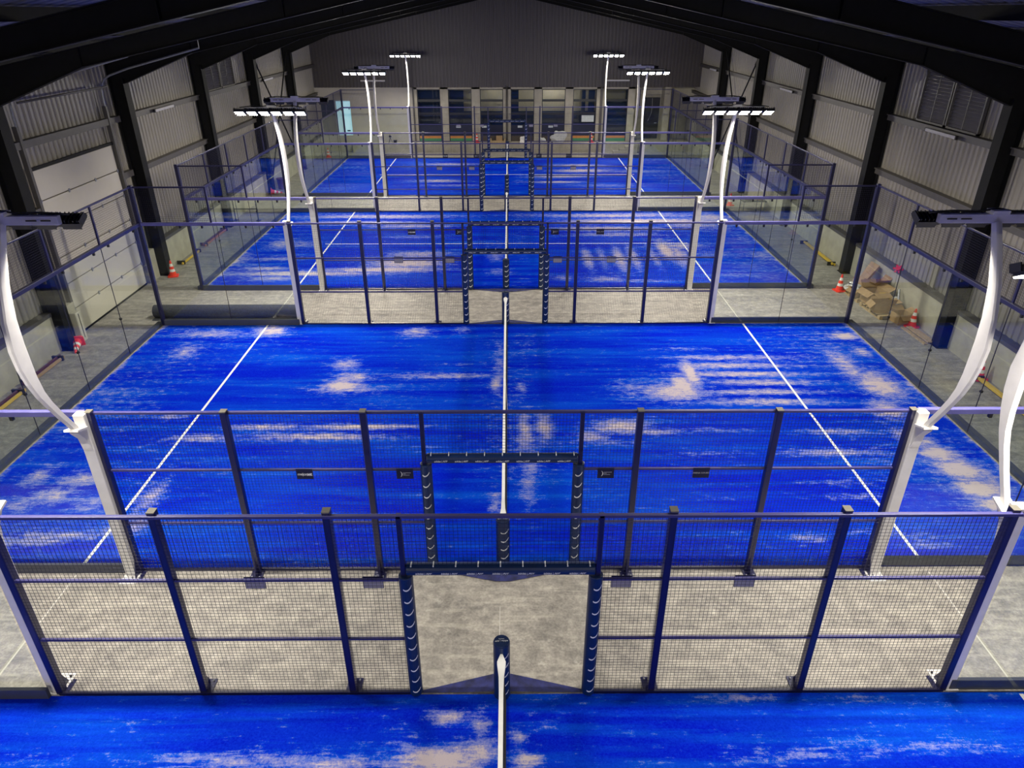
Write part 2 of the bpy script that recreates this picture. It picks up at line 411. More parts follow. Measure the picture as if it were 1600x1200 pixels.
dd = MB().box(8.95, 10.02, 42.93, 42.99, .6, 3.15).build('door_2', 'dark_frame'); tag(dd, 'dark service door in the recess above the steps', 'door', None, 'structure')
MB().box(9.75, 9.9, 42.88, 42.93, 1.55, 1.6).build('door_handle', 'galv', dd)
MB().path([(9.5, 42.9, 3.1), (9.52, 42.88, 2.6), (9.5, 42.88, 2.2), (9.3, 42.88, 1.7)], .012).build('hanging_cable', 'cable', dd)
d3 = empty('door_3', (-11, Yb, 1.0), 0, 'narrow glazed exit door glowing pale blue', 'door', None, 'structure')
relp(MB().box(-11.0, -10.08, Yb+.02, Yb+.05, 1.0, 3.12).build('pane', 'teal'), d3)
relp(MB().box(-11.95, -11.0, Yb, Yb+.06, 1.0, 3.12).build('door_leaf', 'room_blue'), d3)
relp(MB().box(-11.03, -10.97, Yb-.12, Yb+.02, 1.0, 3.12).box(-10.64, -10.58, Yb-.04, Yb+.02, 1.0, 3.12).box(-11.0, -10.05, Yb-.12, Yb+.02, 3.08, 3.15).build('door_frame', 'paper'), d3)
relp(MB().box(-10.4, -10.2, Yb-.06, Yb+.0, 1.25, 1.32).build('door_handle', 'dark_frame'), d3)

# room behind the windows
rm = MB().box(-6.4, 8.0, 44.6, 44.8, 0, 4.2).build('wall_rear_room', 'room_cream'); tag(rm, 'cream wall of the room seen through the windows', 'wall', None, 'structure')
MB().box(-6.4, 8.0, Yb+.25, 44.8, 4.0, 4.2).build('room_ceiling', 'room_blue', rm)
MB().box(-6.4, 8.0, Yb+.25, 44.8, .4, .58).build('room_floor', 'kick', rm)
MB().box(-6.6, -6.4, Yb+.25, 44.8, 0, 4.2).box(8.0, 8.15, Yb+.25, 44.8, 0, 4.2).build('room_side', 'room_blue', rm)
for a, b, y in ((-6.3,-2.9,43.6), (.1,.75,43.2), (4.9,5.15,43.2), (5.35,5.75,43.2)):
    MB().box(a, b, y, y+.1, .6, 4.0).build('partition_panel', 'room_blue', rm)
MB().box(-6.3, 8.0, 43.9, 44.0, .6, 2.2).build('partition_panel', 'room_blue', rm)
MB().box(6.2, 7.8, 42.7, 42.8, .6, 3.0).build('partition_panel', 'room_blue', rm)
for x in (2.6, 3.5, -.6):
    MB().box(x, x+.06, 42.9, 44.3, 3.86, 3.92).build('room_tube', 'room_tube', rm)
for i, (a, b) in enumerate(wins):
    wn = empty('window_%d' % (i+1), ((a+b)/2, Yb, WZ0), 0, None, None, None, 'structure')
    wn['label'] = 'tall dark framed window, number %d from the white plaster wall' % (i+1)
    f = .045
    fr = MB().box(a, a+f, Yb-.06, Yb+.04, WZ0, WZ1).box(b-f, b, Yb-.06, Yb+.04, WZ0, WZ1).box(a, b, Yb-.06, Yb+.04, WZ1-.06, WZ1)
    for z in (3.1, 2.3): fr.box(a, b, Yb-.05, Yb+.03, z-.07, z+.07)
    relp(fr.build('window_frame', 'dark_frame'), wn)
    relp(MB().box(a, b, Yb-.03, Yb+.03, WZ0+.35, 1.62).build('kick_panel', 'kick'), wn)
    relp(MB().box(a+f, b-f, Yb, Yb+.012, 1.62, WZ1).build('pane', 'win_glass'), wn)
    if i in (0, 1, 5, 6):
        relp(MB().box(a, b, Yb-.04, Yb+.03, WZ0+.2, WZ0+.35).build('amber_strip', 'amber'), wn)
        relp(MB().box(a, b, Yb-.04, Yb+.03, WZ0, WZ0+.2).build('green_strip', 'green'), wn)
    else:
        relp(MB().box(a, b, Yb-.04, Yb+.03, WZ0, WZ0+.35).build('sill_panel', 'seam'), wn)
    if i in (1, 2, 3, 4):
        relp(MB().box(a+.45 if i != 2 else a+.1, a+.75 if i != 2 else a+.4, Yb-.045, Yb-.03, 1.45, 1.58).build('notice_strip', 'paper'), wn)
    if i == 5:
        relp(MB().box(a+.6, b-.12, Yb-.015, Yb-.005, 1.8, 2.2).build('notice_sheet', 'paper'), wn)
# end wall behind the camera
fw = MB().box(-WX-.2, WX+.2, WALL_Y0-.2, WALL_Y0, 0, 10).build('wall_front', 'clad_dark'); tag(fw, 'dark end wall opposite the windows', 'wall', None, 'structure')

# roof
rb = MB()
for sx in (-1, 1):
    n = int((WALL_Y1+1.4-WALL_Y0)/.33); us = []
    for i in range(n+1):
        y = WALL_Y0-.2 + i*.33; us += [(y, 0), (y+.18, 0), (y+.22, .035), (y+.29, .035)]
    vs = []; fs = []
    for y, dz in us:
        vs += [(0, y, roof_z(0)+.06+dz), (sx*(WX+.3), y, roof_z(WX+.3)+.06+dz)]
    for i in range(len(us)-1): fs.append((2*i, 2*i+1, 2*i+3, 2*i+2))
    rb.add(vs, fs)
ce = rb.build('ceiling', 'roof', fix=False); tag(ce, 'pitched ribbed sheet roof over the hall', 'ceiling', None, 'structure')
for sx in (-1, 1):
    for k in range(8):
        x = .25 + k*1.65
        MB().box(sx*x, sx*(x+.07), WALL_Y0, WALL_Y1, roof_z(x)-.16, roof_z(x)+.03).build('purlin', 'steel_black', ce)

# portal frames
def portal_frame():
    root = empty('portal_frame')
    for sx in (-1, 1):
        c = MB()
        c.box(sx*11.74, sx*11.76, -.17, .17, 0, 6.3).box(sx*12.16, sx*12.18, -.17, .17, 0, 7.1)
        c.box(sx*11.76, sx*12.16, -.015, .015, 0, 6.3)
        c.box(sx*11.7, sx*12.2, -.2, .2, 0, .02)
        c.build('column', 'steel_black', root)
        lo = [(11.74, 6.15), (9.5, 7.0), (0, 8.96)]; foot = [(12.16, 6.1)]
        hi = [(0, roof_z(0)-.18), (12.18, roof_z(12.18)-.18)]
        MB().prism([(sx*x, z) for x, z in foot+lo+hi], 'y', -.012, .012).build('rafter', 'steel_black', root)
        fl_ = MB()
        for (x0, z0), (x1, z1) in zip(lo[:-1], lo[1:]):
            fl_.prism([(sx*x0, z0), (sx*x1, z1), (sx*x1, z1+.02), (sx*x0, z0+.02)], 'y', -.11, .11)
        (x0, z0), (x1, z1) = hi
        fl_.prism([(sx*x0, z0), (sx*x1, z1), (sx*x1, z1-.02), (sx*x0, z0-.02)], 'y', -.11, .11)
        for x in (9.5, 4.8): 
            zl = 8.96-.2063*x; fl_.box(sx*x, sx*(x+.012), -.1, .1, zl+.01, roof_z(x)-.19)
        fl_.build('rafter_flange', 'steel_black', root)
    return root
pf0 = portal_frame(); index_children()
for i, y in enumerate(FRAMES):
    o = pf0 if i == 0 else copy_tree(pf0)
    o.location = (0, y, 0)
    tag(o, 'black steel portal frame spanning the hall, bay %d from the window wall' % (len(FRAMES)-i), None, 'steel portal frames', 'structure')

# wall louvres
def louvre(y0, y1, z0, z1, sx, name, label):
    o = empty(name, (sx*12.15, (y0+y1)/2, z0), 0, label, 'window', None, 'structure')
    ym = (y0+y1)/2
    for a, b in ((y0, ym-.03), (ym+.03, y1)):
        fr = MB()
        for p, q, r, s_ in ((a, b, z0, z0+.05), (a, b, z1-.05, z1), (a, a+.05, z0, z1), (b-.05, b, z0, z1)): fr.box(sx*12.08, sx*12.16, p, q, r, s_)
        fr.box(sx*12.1, sx*12.11, (a+b)/2-.015, (a+b)/2+.015, z0, z1)
        relp(fr.build('louvre_frame', 'girt'), o)
        relp(MB().box(sx*12.185, sx*12.2, a+.02, b-.02, z0+.02, z1-.02).build('dark_backing', 'lamp_black'), o)
        sl = MB(); z = z0+.06
        while z < z1-.08:
            sl.cbox((sx*12.15, (a+b)/2, z+.03), (.010, b-a-.1, .085), rot('Y', sx*35)); z += .09
        relp(sl.build('slats', 'louvre'), o)
    return o
louvre(12.4, 15.5, 5.27, 6.75, 1, 'window_8', 'slatted double louvre high above the cardboard pallets')
louvre(24.35, 27.6, 5.25, 6.7, -1, 'window_9', 'slatted double louvre high on the roller-door wall')

# wall battens (unlit strip lights on the girts)
def batten(loc, length, rz, label):
    o = empty('strip_light', loc, rz, label, 'light', 'unlit strip lights on the walls')
    MB().box(-length/2, length/2, -.05, .03, -.04, .05).build('light_cover', 'tube_off', o, .015)
    for q in (-1, 1): MB().box(q*length/2, q*(length/2+.04), -.04, .03, -.05, .05).build('end_cap', 'lamp_black', o)
batten((11.95, 13.8, 5.13), 1.5, PI/2, 'unlit strip light under the slatted louvre on the cardboard side wall')
batten((11.95, 25.9, 5.13), 1.5, PI/2, 'unlit strip light mid-way down the cardboard side wall')
batten((11.95, 38.0, 5.13), 1.5, PI/2, 'unlit strip light by the window-wall end of the cardboard side wall')
batten((-11.95, 19.9, 5.13), 1.5, -PI/2, 'unlit strip light just past the big sectional door')
batten((-11.95, 31.9, 5.13), 1.5, -PI/2, 'unlit strip light among the bracing rods on the roller-door wall')
batten((-8.45, Yb-.2, 4.28), 1.55, 0, 'unlit strip light on the dark gable above the white plaster wall')
batten((7.0, Yb-.2, 4.28), 1.45, 0, 'unlit strip light on the dark gable above the steps end')

# bracing rods
def brace(sx, y0, z0, y1, z1, dx, label):
    o = MB().tube((sx*(11.83+dx), y0, z0), (sx*(11.83+dx), y1, z1), .035, 8).build('bracing_rod', 'steel_black'); tag(o, label, 'bracing rod', 'crossed bracing rods')
    MB().tube((sx*(11.83+dx), y0, z0), (sx*(11.83+dx), y0+(y1-y0)*.04, z0+(z1-z0)*.04), .055, 8).build('turnbuckle', 'steel_black', o)
for sx, nm in ((-1, 'roller-door wall'), (1, 'cardboard side wall')):
    brace(sx, 29.85, 6.1, 35.5, .25, 0, 'dark bracing rod on the %s falling towards the window wall' % nm)
    brace(sx, 29.85, .35, 35.5, 6.2, .08, 'dark bracing rod on the %s rising towards the window wall' % nm)

# ------------------------------------------------------------------ courts
PATCH = {}
PATCH[0] = [(-0.73,-0.98,0.55,0.17,1),(-0.7,-0.36,0.3,0.08,0.85),(-0.26,-0.5,0.16,0.2,0.5),(-0.27,-0.85,0.24,0.17,0.8),(-1.25,-0.63,0.25,0.23,0.2),(-3.24,-0.95,1.33,0.1,0.5),(0.21,-0.68,0.12,0.09,0.75),(0.32,-0.98,0.19,0.08,0.95),(3.68,-0.9,1.34,0.07,0.4),(3.18,-0.98,0.55,0.03,0.5),(5.7,-0.82,0.72,0.03,0.45),(3.12,-0.11,0.51,0.05,0.5),(4.73,-0.13,0.26,0.04,0.4),(0.54,-0.46,0.33,0.19,0.15),(-2.05,-1.01,0.62,0.08,0.6),(-5.66,-0.95,0.47,0.12,0.3),(0.92,-0.82,0.16,0.11,0.2),(-4.82,-0.43,0.66,0.05,0.2)]
PATCH[1] = [(-6.72,12.18,0.45,0.33,0.9),(-2.56,12.02,0.55,0.32,0.7),(-1.29,12.15,0.28,0.27,0.4),(-4.15,9.97,0.4,0.3,0.7),(-3.84,9.24,0.48,0.29,0.7),(-3.99,8.8,0.44,0.31,0.95),(-1.44,9.3,1.45,0.14,0.6),(-1.49,9.95,1.0,0.11,0.3),(-4.02,8.57,0.93,0.16,0.6),(-8.38,11.97,0.91,0.22,0.5),(-8.62,10.77,0.38,0.38,0.45),(-0.15,9.57,0.19,1.56,0.4),(-0.22,8.88,0.15,0.52,0.8),(0.4,8.61,0.13,0.33,0.5),(0.44,6.77,0.17,0.84,0.7),(0.87,6.9,0.2,0.56,0.8),(0.02,7.62,0.59,1.95,0.25),(-0.15,4.06,0.14,0.39,0.55),(0.55,5.52,0.13,0.48,0.5),(0.46,4.55,0.15,0.63,0.45),(4.69,10.85,1.04,0.16,0.4),(5.75,10.29,1.61,0.15,0.7),(5.8,9.83,1.57,0.15,0.8),(5.83,9.36,1.61,0.14,0.85),(4.69,9.47,0.21,0.74,1),(4.33,8.75,0.26,0.48,1),(4.09,8.42,0.77,0.4,0.8),(6.33,8.9,1.42,0.14,0.8),(6.25,8.41,1.46,0.13,0.8),(6.17,7.94,1.43,0.15,0.75),(3.26,8.52,0.93,0.5,0.35),(9.56,11.67,0.36,0.18,0.9),(9.56,10.66,0.2,0.24,0.6),(8.79,9.77,0.29,0.85,0.55),(9.14,8.75,0.44,0.62,0.85),(8.78,7.56,0.41,0.36,0.75),(8.6,6.46,0.22,0.26,0.5),(8.88,6.2,0.3,0.2,0.6),(8.95,5.71,0.32,0.22,1),(9.09,5.14,0.41,0.26,1),(9.1,4.5,0.39,0.25,1),(9.16,4.0,0.4,0.16,0.85),(9.32,5.66,0.16,0.17,0.5),(9.53,4.81,0.13,0.32,0.5),(-3.23,6.85,1.27,0.1,0.9),(-5.34,6.86,0.84,0.11,0.85),(-3.98,6.45,1.66,0.13,0.85),(-6.44,6.42,0.82,0.13,0.7),(-7.51,7.31,0.36,0.09,0.5),(2.56,6.84,0.64,0.27,0.85),(1.88,6.42,0.35,0.21,0.7),(3.09,6.62,0.97,0.16,0.6),(4.64,6.69,0.84,0.08,0.45),(4.26,5.74,1.06,0.09,0.45),(2.33,6.19,0.82,0.1,0.4),(-9.19,5.02,0.23,0.31,0.55),(-8.58,4.4,0.39,0.24,0.55),(-8.25,4.91,0.41,0.22,0.55),(-7.69,4.1,0.33,0.19,0.45),(-6.65,4.29,0.22,0.44,0.6),(-6.54,3.54,0.25,0.33,0.5),(-7.69,3.23,0.79,0.09,0.65),(-8.13,3.04,0.67,0.06,0.6),(-6.84,3.33,0.38,0.18,0.55),(-9.0,4.11,0.29,0.19,0.4),(7.13,6.6,0.83,0.1,0.5),(6.53,5.77,1.06,0.12,0.6),(6.24,4.72,0.75,0.08,0.4),(6.54,4.27,0.73,0.08,0.5),(5.36,3.08,0.31,0.1,0.5),(6.46,3.29,0.68,0.05,0.4),(7.07,3.15,0.89,0.07,0.4),(7.28,2.92,0.55,0.1,0.5),(4.0,4.23,0.72,0.06,0.25),(-1.99,6.02,1.34,0.09,0.2)]
PATCH[2] = [(-5.49,24.88,3.15,0.34,0.8),(-6.43,23.81,2.78,0.32,0.75),(-4.15,23.28,2.19,0.25,0.6),(-3.68,21.63,1.56,0.23,0.5),(-3.41,19.33,1.33,0.4,0.7),(-3.52,18.26,1.51,0.45,0.9),(-4.34,17.55,2.16,0.28,0.9),(-6.97,17.15,2.47,0.25,0.85),(-8.48,17.72,0.92,0.22,0.6),(-7.93,16.63,0.88,0.2,0.6),(-8.34,18.82,0.95,0.23,0.4),(4.55,25.02,3.73,0.34,0.8),(5.82,24.02,3.36,0.43,0.95),(4.54,22.8,2.7,0.4,0.7),(4.43,21.94,2.36,0.28,0.6),(7.69,23.59,1.38,0.84,0.6),(9.06,24.64,0.71,0.68,0.6),(3.01,18.97,0.19,1.29,0.8),(3.57,19.12,0.19,1.47,0.5),(4.2,18.8,0.24,1.45,0.8),(4.75,18.95,0.21,1.46,0.7),(5.51,18.95,0.17,1.29,0.6),(6.1,19.74,0.29,1.18,0.95),(6.45,19.1,0.39,1.47,0.75),(6.71,20.31,1.0,0.43,0.6),(7.69,19.24,0.96,0.4,0.3),(3.37,16.48,0.7,0.26,0.6),(1.96,16.62,0.44,0.27,0.5),(4.56,16.34,1.3,0.13,0.5),(9.57,19.07,0.48,0.48,0.35),(9.59,21.16,0.36,0.55,0.3),(-10.0,18.84,0.52,0.7,0.4),(-8.87,20.69,0.5,0.53,0.5),(-0.25,17.31,0.5,0.42,0.5),(-0.39,19.15,0.39,0.8,0.5),(-7.99,20.69,0.51,0.35,0.3),(7.77,16.91,1.11,0.27,0.25)]
PATCH[3] = [(-3.56,37.11,1.92,0.4,0.7),(-3.55,32.4,1.39,0.33,0.8),(-3.12,31.28,2.03,0.24,0.5),(-5.75,36.14,1.51,0.3,0.3),(4.09,36.63,1.72,0.4,0.8),(4.15,35.1,1.84,0.47,0.85),(3.12,33.51,1.95,0.34,0.75),(2.67,32.02,1.55,0.24,0.8),(4.99,31.21,2.02,0.31,0.4),(7.25,34.89,2.2,0.37,0.4),(1.03,36.08,0.46,0.78,0.3),(8.93,36.0,1.13,0.38,0.3)]

CN = ['first court, cut off by the photo edge', 'second court, the largest complete one', 'third court', 'fourth court, by the window wall']
LINES = {}
def turf(ci):
    y0, y1 = NEAR[ci]+.02, FAR[ci]-.03
    nx = 260; ny = 134
    xs = np.linspace(-9.97, 9.97, nx+1); ys = np.linspace(y0, y1, ny+1)
    X, Y = np.meshgrid(xs, ys); S = np.zeros_like(X)
    for (px, py, hx, hy, st) in PATCH.get(ci, []):
        hx *= 1.05; hy = hy*1.1 + .02
        d = ((X-px)/hx)**2 + ((Y-py)/hy)**2
        S = np.maximum(S, st*np.exp(-d*1.0)) + .08*st*np.exp(-d*1.0)
    # sand gathered along the side glass and the near edge
    rs = np.random.RandomState(ci+3)
    wob = .04*np.sin(Y*5.1+ci)+.03*np.sin(Y*12.3)
    S += .5*np.exp(-((9.97-np.abs(X)-.02)/(.03+np.maximum(wob, 0)))**2)
    S += .12*np.exp(-((X-.55)/.35)**2)*(np.sin(Y*2.3+ci)*.5+.5)
    S += .16*np.clip((np.abs(X)-6.2)/2.5, 0, 1) + .09*np.sin(X*.9+ci)*np.sin(Y*1.1+2*ci)
    S = np.clip(S, 0, 1.15)
    vs = [(float(a), float(b), .014) for a, b in zip(X.ravel(), Y.ravel())]
    W = nx+1; fs = [(j*W+i, j*W+i+1, (j+1)*W+i+1, (j+1)*W+i) for j in range(ny) for i in range(nx)]
    k = len(vs); ring = [(-9.97, y0), (9.97, y0), (9.97, y1), (-9.97, y1)]
    corner = [0, nx, W*(ny+1)-1, W*ny]
    vs += [(a, b, .001) for a, b in ring]
    fs += [(k+i, k+(i+1) % 4, corner[(i+1) % 4], corner[i]) for i in range(4)]
    me = bpy.data.meshes.new('court_turf'); me.from_pydata(vs, [], fs); me.materials.append(M['turf'])
    at = me.attributes.new('sand', 'FLOAT', 'POINT'); at.data.foreach_set('value', np.concatenate([S.ravel(), np.zeros(4)]).astype(np.float32))
    o = bpy.data.objects.new('court_turf', me); col.objects.link(o)
    tag(o, 'blue sand-streaked artificial turf of the ' + CN[ci], 'turf', 'blue court turfs')
    ym = (NEAR[ci]+FAR[ci])/2
    for x in (-6.95, 6.95): MB().box(x-.028, x+.028, y0+.03, y1-.03, .010, .0165).build('service_line', 'white_line', o)
    MB().box(-7.15, 7.15, ym-.028, ym+.028, .010, .016).build('centre_line', 'white_line', o)
for ci in range(4): turf(ci)

def grid(mb, x0, x1, z0, z1, y=0.0, p=.05, r=.0017):
    """welded wire mesh in the xz plane"""
    n = int(round((x1-x0)/p)); m = int(round((z1-z0)/p))
    for i in range(n+1):
        x = x0 + (x1-x0)*i/n; mb.box(x-r, x+r, y-r, y+r, z0, z1)
    for j in range(m+1):
        z = z0 + (z1-z0)*j/m; mb.box(x0, x1, y+r, y+3*r, z-r, z+r)

def sign(parent, x, kind):
    o = MB().box(x-.125, x+.125, .046, .054, 1.845, 2.03).build('sign_plate', 'sign', parent)
    MB().box(x-.12, x+.12, .0455, .046, 1.85, 2.0).build('sign_back', 'sign_back', o)
    F = Matrix.Translation((x, .0545, 1.935)) @ Matrix.Rotation(PI, 4, 'Z') @ Matrix.Rotation(PI/2, 4, 'X')
    if kind == 0:
        text_obj('lettering', 'mejor', .07, 'white_print', o, F @ Matrix.Translation((-.035, 0, 0)), 0, .85)
        text_obj('lettering', 'set', .078, 'white_print', o, F @ Matrix.Translation((.07, 0, 0)), 0, .85, .0015)
    elif kind in (1, 2):
        mb = MB(); arc = []
        for i in range(13):
            t = -1.0 + 2.0*i/12; arc.append((.05*math.cos(t), .056*math.sin(t)))
        inner = [(.05*math.cos(-1+2*i/12)*.78, .056*math.sin(-1+2*i/12)) for i in range(12, -1, -1)]
        mb.prism(arc+inner, 'z', 0, .001); mb.build('arc_emblem', 'white_print', o).data.transform(F @ Matrix.Translation((-.09, -.005, 0)))
        t_ = MB()
        for k, (wd, z) in enumerate(((.13, .02), (.05, .0), (.1, -.022))):
            n = int(wd/.011)
            for q in range(n): t_.box(-.03+q*.011, -.03+q*.011+.0075, z-.006, z+.006, 0, .001)
        t_.build('small_print', 'grey_print', o).data.transform(F)
    else:
        text_obj('lettering', 'ARENA COURT', .038, 'grey_print', o, F, 0, .95)

def pad_print(mb_list, r, z0, z1, step=.2):
    mb = MB(); z = z0
    while z < z1:
        for a0 in (PI/2, -PI/2+.3):
            a = []; 
            for i in range(7):
                t = a0 - .62 + 1.24*i/6; zz = z + .035*((i-3)/3)**2 + (i-3)*.008
                a.append((math.cos(t), math.sin(t), zz))
            pts = [(r*1.03*c, r*1.03*s_, zz-.010) for c, s_, zz in a] + [(r*1.03*c, r*1.03*s_, zz+.012) for c, s_, zz in a[::-1]]
            n = len(a)
            vs = [(p[0], p[1], p[2]) for p in pts]; fs = [(i, i+1, 2*n-2-i, 2*n-1-i) for i in range(n-1)]
            mb.add(vs, fs)
        z += step
    return mb

def side_fence():
    root = empty('mesh_fence')
    PX = [-5.93, -4, -2, -1.17, 1.17, 2, 4, 5.93]
    for x in PX:
        if abs(x) == 1.17: MB().box(x-.03, x+.03, -.02, .05, 0, 3.0).build('door_jamb', 'navy', root, .004)
        else:
            p = MB().box(x-.045, x+.045, .0, .10, 0, 3.035).build('post', 'navy', root, .006)
            MB().box(x-.047, x+.047, -.002, .102, 3.035, 3.045).build('post_cap', 'cap', p)
            s = 1 if x < 0 else -1
            MB().box(x-.1, x+.1, .04, .24, .0, .014).build('base_plate', 'navy', root)
            q = MB().prism([(.1, .014), (.22, .014), (.1, .32)], 'x', x-.006, x+.006).build('gusset', 'navy', p)
            for bx in (-.06, .06): MB().tube((x+bx, .2, .01), (x+bx, .2, .035), .014, 6).build('anchor_bolt', 'galv', p)
    MB().box(-6, 6, -.02, .03, 2.965, 3.005).build('top_rail', 'rail', root, .004)
    for a, b in zip(PX[:-1], PX[1:]):
        door = a == -1.17
        g = MB()
        if door: grid(g, a+.03, b-.03, 2.26, 2.97)
        else: grid(g, a+.03, b-.03, .03, 2.97)
        g.build('wire_mesh', 'wire', root, fix=False)
        if not door:
            for z in (1.0, 2.0): MB().box(a, b, .012, .045, z-.018, z+.018).build('mid_rail', 'rail', root, .003)
            MB().box(a, b, -.015, .025, .005, .04).build('bottom_rail', 'navy', root)
        else:
            MB().box(a, b, -.015, .03, 2.2, 2.24).build('lintel', 'navy', root)
    MB().add([(-1.1, .0, .004), (1.1, .0, .004), (1.08, .05, .006), (.12, .30, .012), (-.12, .30, .012), (-1.08, .04, .006), (0, .0, .03)], [(0, 6, 1, 2, 3, 4, 5)]).build('threshold_flap', 'flap', root)
    # padding round the opening
    for x in (-1.15, 1.15):
        pd = MB().tube((x, .01, .03), (x, .01, 2.1), .088, 20).build('post_padding', 'pad', root, .01, smooth=False)
        pr = pad_print(None, .088, .12, 2.0).build('printed_pattern', 'white_print', pd, fix=False)
        for v in pr.data.vertices: v.co.x += x; v.co.y += .01
    lp = MB().tube((-1.13, .01, 2.19), (1.13, .01, 2.19), .078, 18).build('lintel_padding', 'pad', root, .01)
    for i, x in enumerate([-.92+.306*k for k in range(7)]):
        for sgn in (1, -1):
            R = Matrix.Rotation(PI, 4, 'Z') if sgn > 0 else Matrix.Identity(4)
            F = Matrix.Translation((x, .01+sgn*.0775, 2.18)) @ R @ Matrix.Rotation(PI/2-.12, 4, 'X')
            text_obj('lettering', 'adidas | AFP', .045, 'white_print', lp, F, .1, .9)
    tk = MB()
    for k in range(9): tk.cbox((-1.07+.267*k, .01, 2.262), (.014, .09, .016))
    tk.build('lacing_ties', 'white_print', lp)
    for x, k in ((2.98, 0), (1.47, 1), (-1.56, 2), (-3.0, 3)): sign(root, x, k)
    return root
fence0 = side_fence(); index_children()
first = True
FD = [(0, 1), (1, -1), (1, 1), (2, -1), (2, 1), (3, -1), (3, 1)]
FL = ['in front of everything, bare concrete behind',
      'camera side of the second court',
      'on the far long side of the second court',
      'on the camera side of the third court',
      'on the far long side of the third court',
      'on the camera side of the fourth court',
      'closest to the window wall']
for (ci, s), lb in zip(FD, FL):
    o = fence0 if first else copy_tree(fence0); first = False
    o.location = (0, FAR[ci] if s > 0 else NEAR[ci], 0); o.rotation_euler = (0, 0, 0 if s > 0 else PI)
    tag(o, 'navy wire mesh fence with padded doorway, ' + lb, 'fence', 'mesh fences with doorways')

# corner glass walls on the long sides (two panes each)
def pane_clamp(parent, c, R=None):
    MB().cbox(c, (.045, .05, .07)).build('glass_clamp', 'lamp_black', parent)
def corner_glass():
    root = empty('corner_glass_wall')
    for a, b in ((-1.93, -.005), (.005, 1.93)):
        MB().box(a+.02, b-.004, -.006, .006, .06, 2.93).build('glass_pane', 'glass', root)
    MB().box(-1.97, 1.95, -.04, .04, 2.94, 3.02).build('top_rail', 'rail_thick', root, .005)
    MB().box(-1.97, 1.95, .02, .075, .0, .18).build('base_beam', 'base_beam', root, .005)
    for x in (-1.65, -.9, -.3, .3, .9, 1.6): MB().cbox((x, 0, 2.905), (.045, .05, .075)).build('glass_clamp', 'lamp_black', root)
    MB().box(-.006, .006, -.008, .008, .06, 2.93).build('joint_seal', 'wire', root)
    fr = MB().box(.0, .05, -.02, .02, 3.02, 3.98).box(0, 1.95, -.02, .02, 3.95, 3.99).build('upper_frame', 'navy', root)
    g = MB(); grid(g, .05, 1.95, 3.03, 3.95); g.build('upper_wire_mesh', 'wire', root, fix=False)
    return root
cg0 = corner_glass()
def end_wall():
    root = empty('end_glass_wall'); H = 5.128
    for i in range(5):
        a = -H+.04 + i*(2*H-.08)/5; b = a+(2*H-.08)/5
        MB().box(-.006, .006, a+.012, b-.012, .06, 2.92).build('glass_pane', 'glass', root)
        if i: MB().box(-.008, .008, a-.005, a+.005, .06, 2.92).build('joint_seal', 'wire', root); MB().cbox((0, a, 1.05), (.05, .05, .05)).build('joint_clip', 'lamp_black', root)
        for y in (a+.35, b-.35): MB().cbox((0, y, 2.9), (.05, .045, .075)).build('glass_clamp', 'lamp_black', root)
        if i: MB().box(-.02, .02, a-.025, a+.025, 3.02, 3.98).build('upper_post', 'navy', root)
        g = MB(); g2 = MB(); grid(g, a+.03, b-.03, 3.04, 3.96)
        g.v = [(y, x, z) for x, y, z in g.v]; g.build('upper_wire_mesh', 'wire', root, fix=False)
    MB().box(-.045, .045, -H, H, 2.94, 3.03).build('middle_rail', 'navy', root, .005)
    MB().box(-.02, .02, -H, H, 3.96, 4.0).build('top_rail', 'navy', root, .004)
    MB().box(.03, .16, -H, H, 0, .12).build('base_beam', 'base_beam', root, .005)
    for y in (-H, H): MB().box(-.05, .05, y-.05, y+.05, 0, 4.02).build('corner_post', 'navy', root, .006)
    return root
ew0 = end_wall(); index_children()
SD = {-1: 'roller-door side', 1: 'cardboard side'}
first = True
for (ci, s) in FD:
    for sx in (-1, 1):
        r = 0 if sx > 0 else PI
        o = cg0 if first else copy_tree(cg0); first = False
        o.location = (sx*8.0, (FAR[ci] if s > 0 else NEAR[ci]), 0); o.rotation_euler = (0, 0, r)
        tag(o, 'clear glass corner wall, %s of the %s long side of the %s court' % (SD[sx], 'camera-facing' if s < 0 else 'far', ['first', 'second', 'third', 'fourth'][ci]), 'glass wall', 'corner glass walls')
first = True
for ci in (1, 2, 3):
    for sx in (-1, 1):
        o = ew0 if first else copy_tree(ew0); first = False
        o.location = (sx*10.0, (FAR[ci]+NEAR[ci])/2, 0); o.rotation_euler = (0, 0, 0 if sx > 0 else PI)
        tag(o, 'tall glass end wall topped with navy mesh, %s of the %s court' % (SD[sx], ['first', 'second', 'third', 'fourth'][ci]), 'glass wall', 'glass end walls')

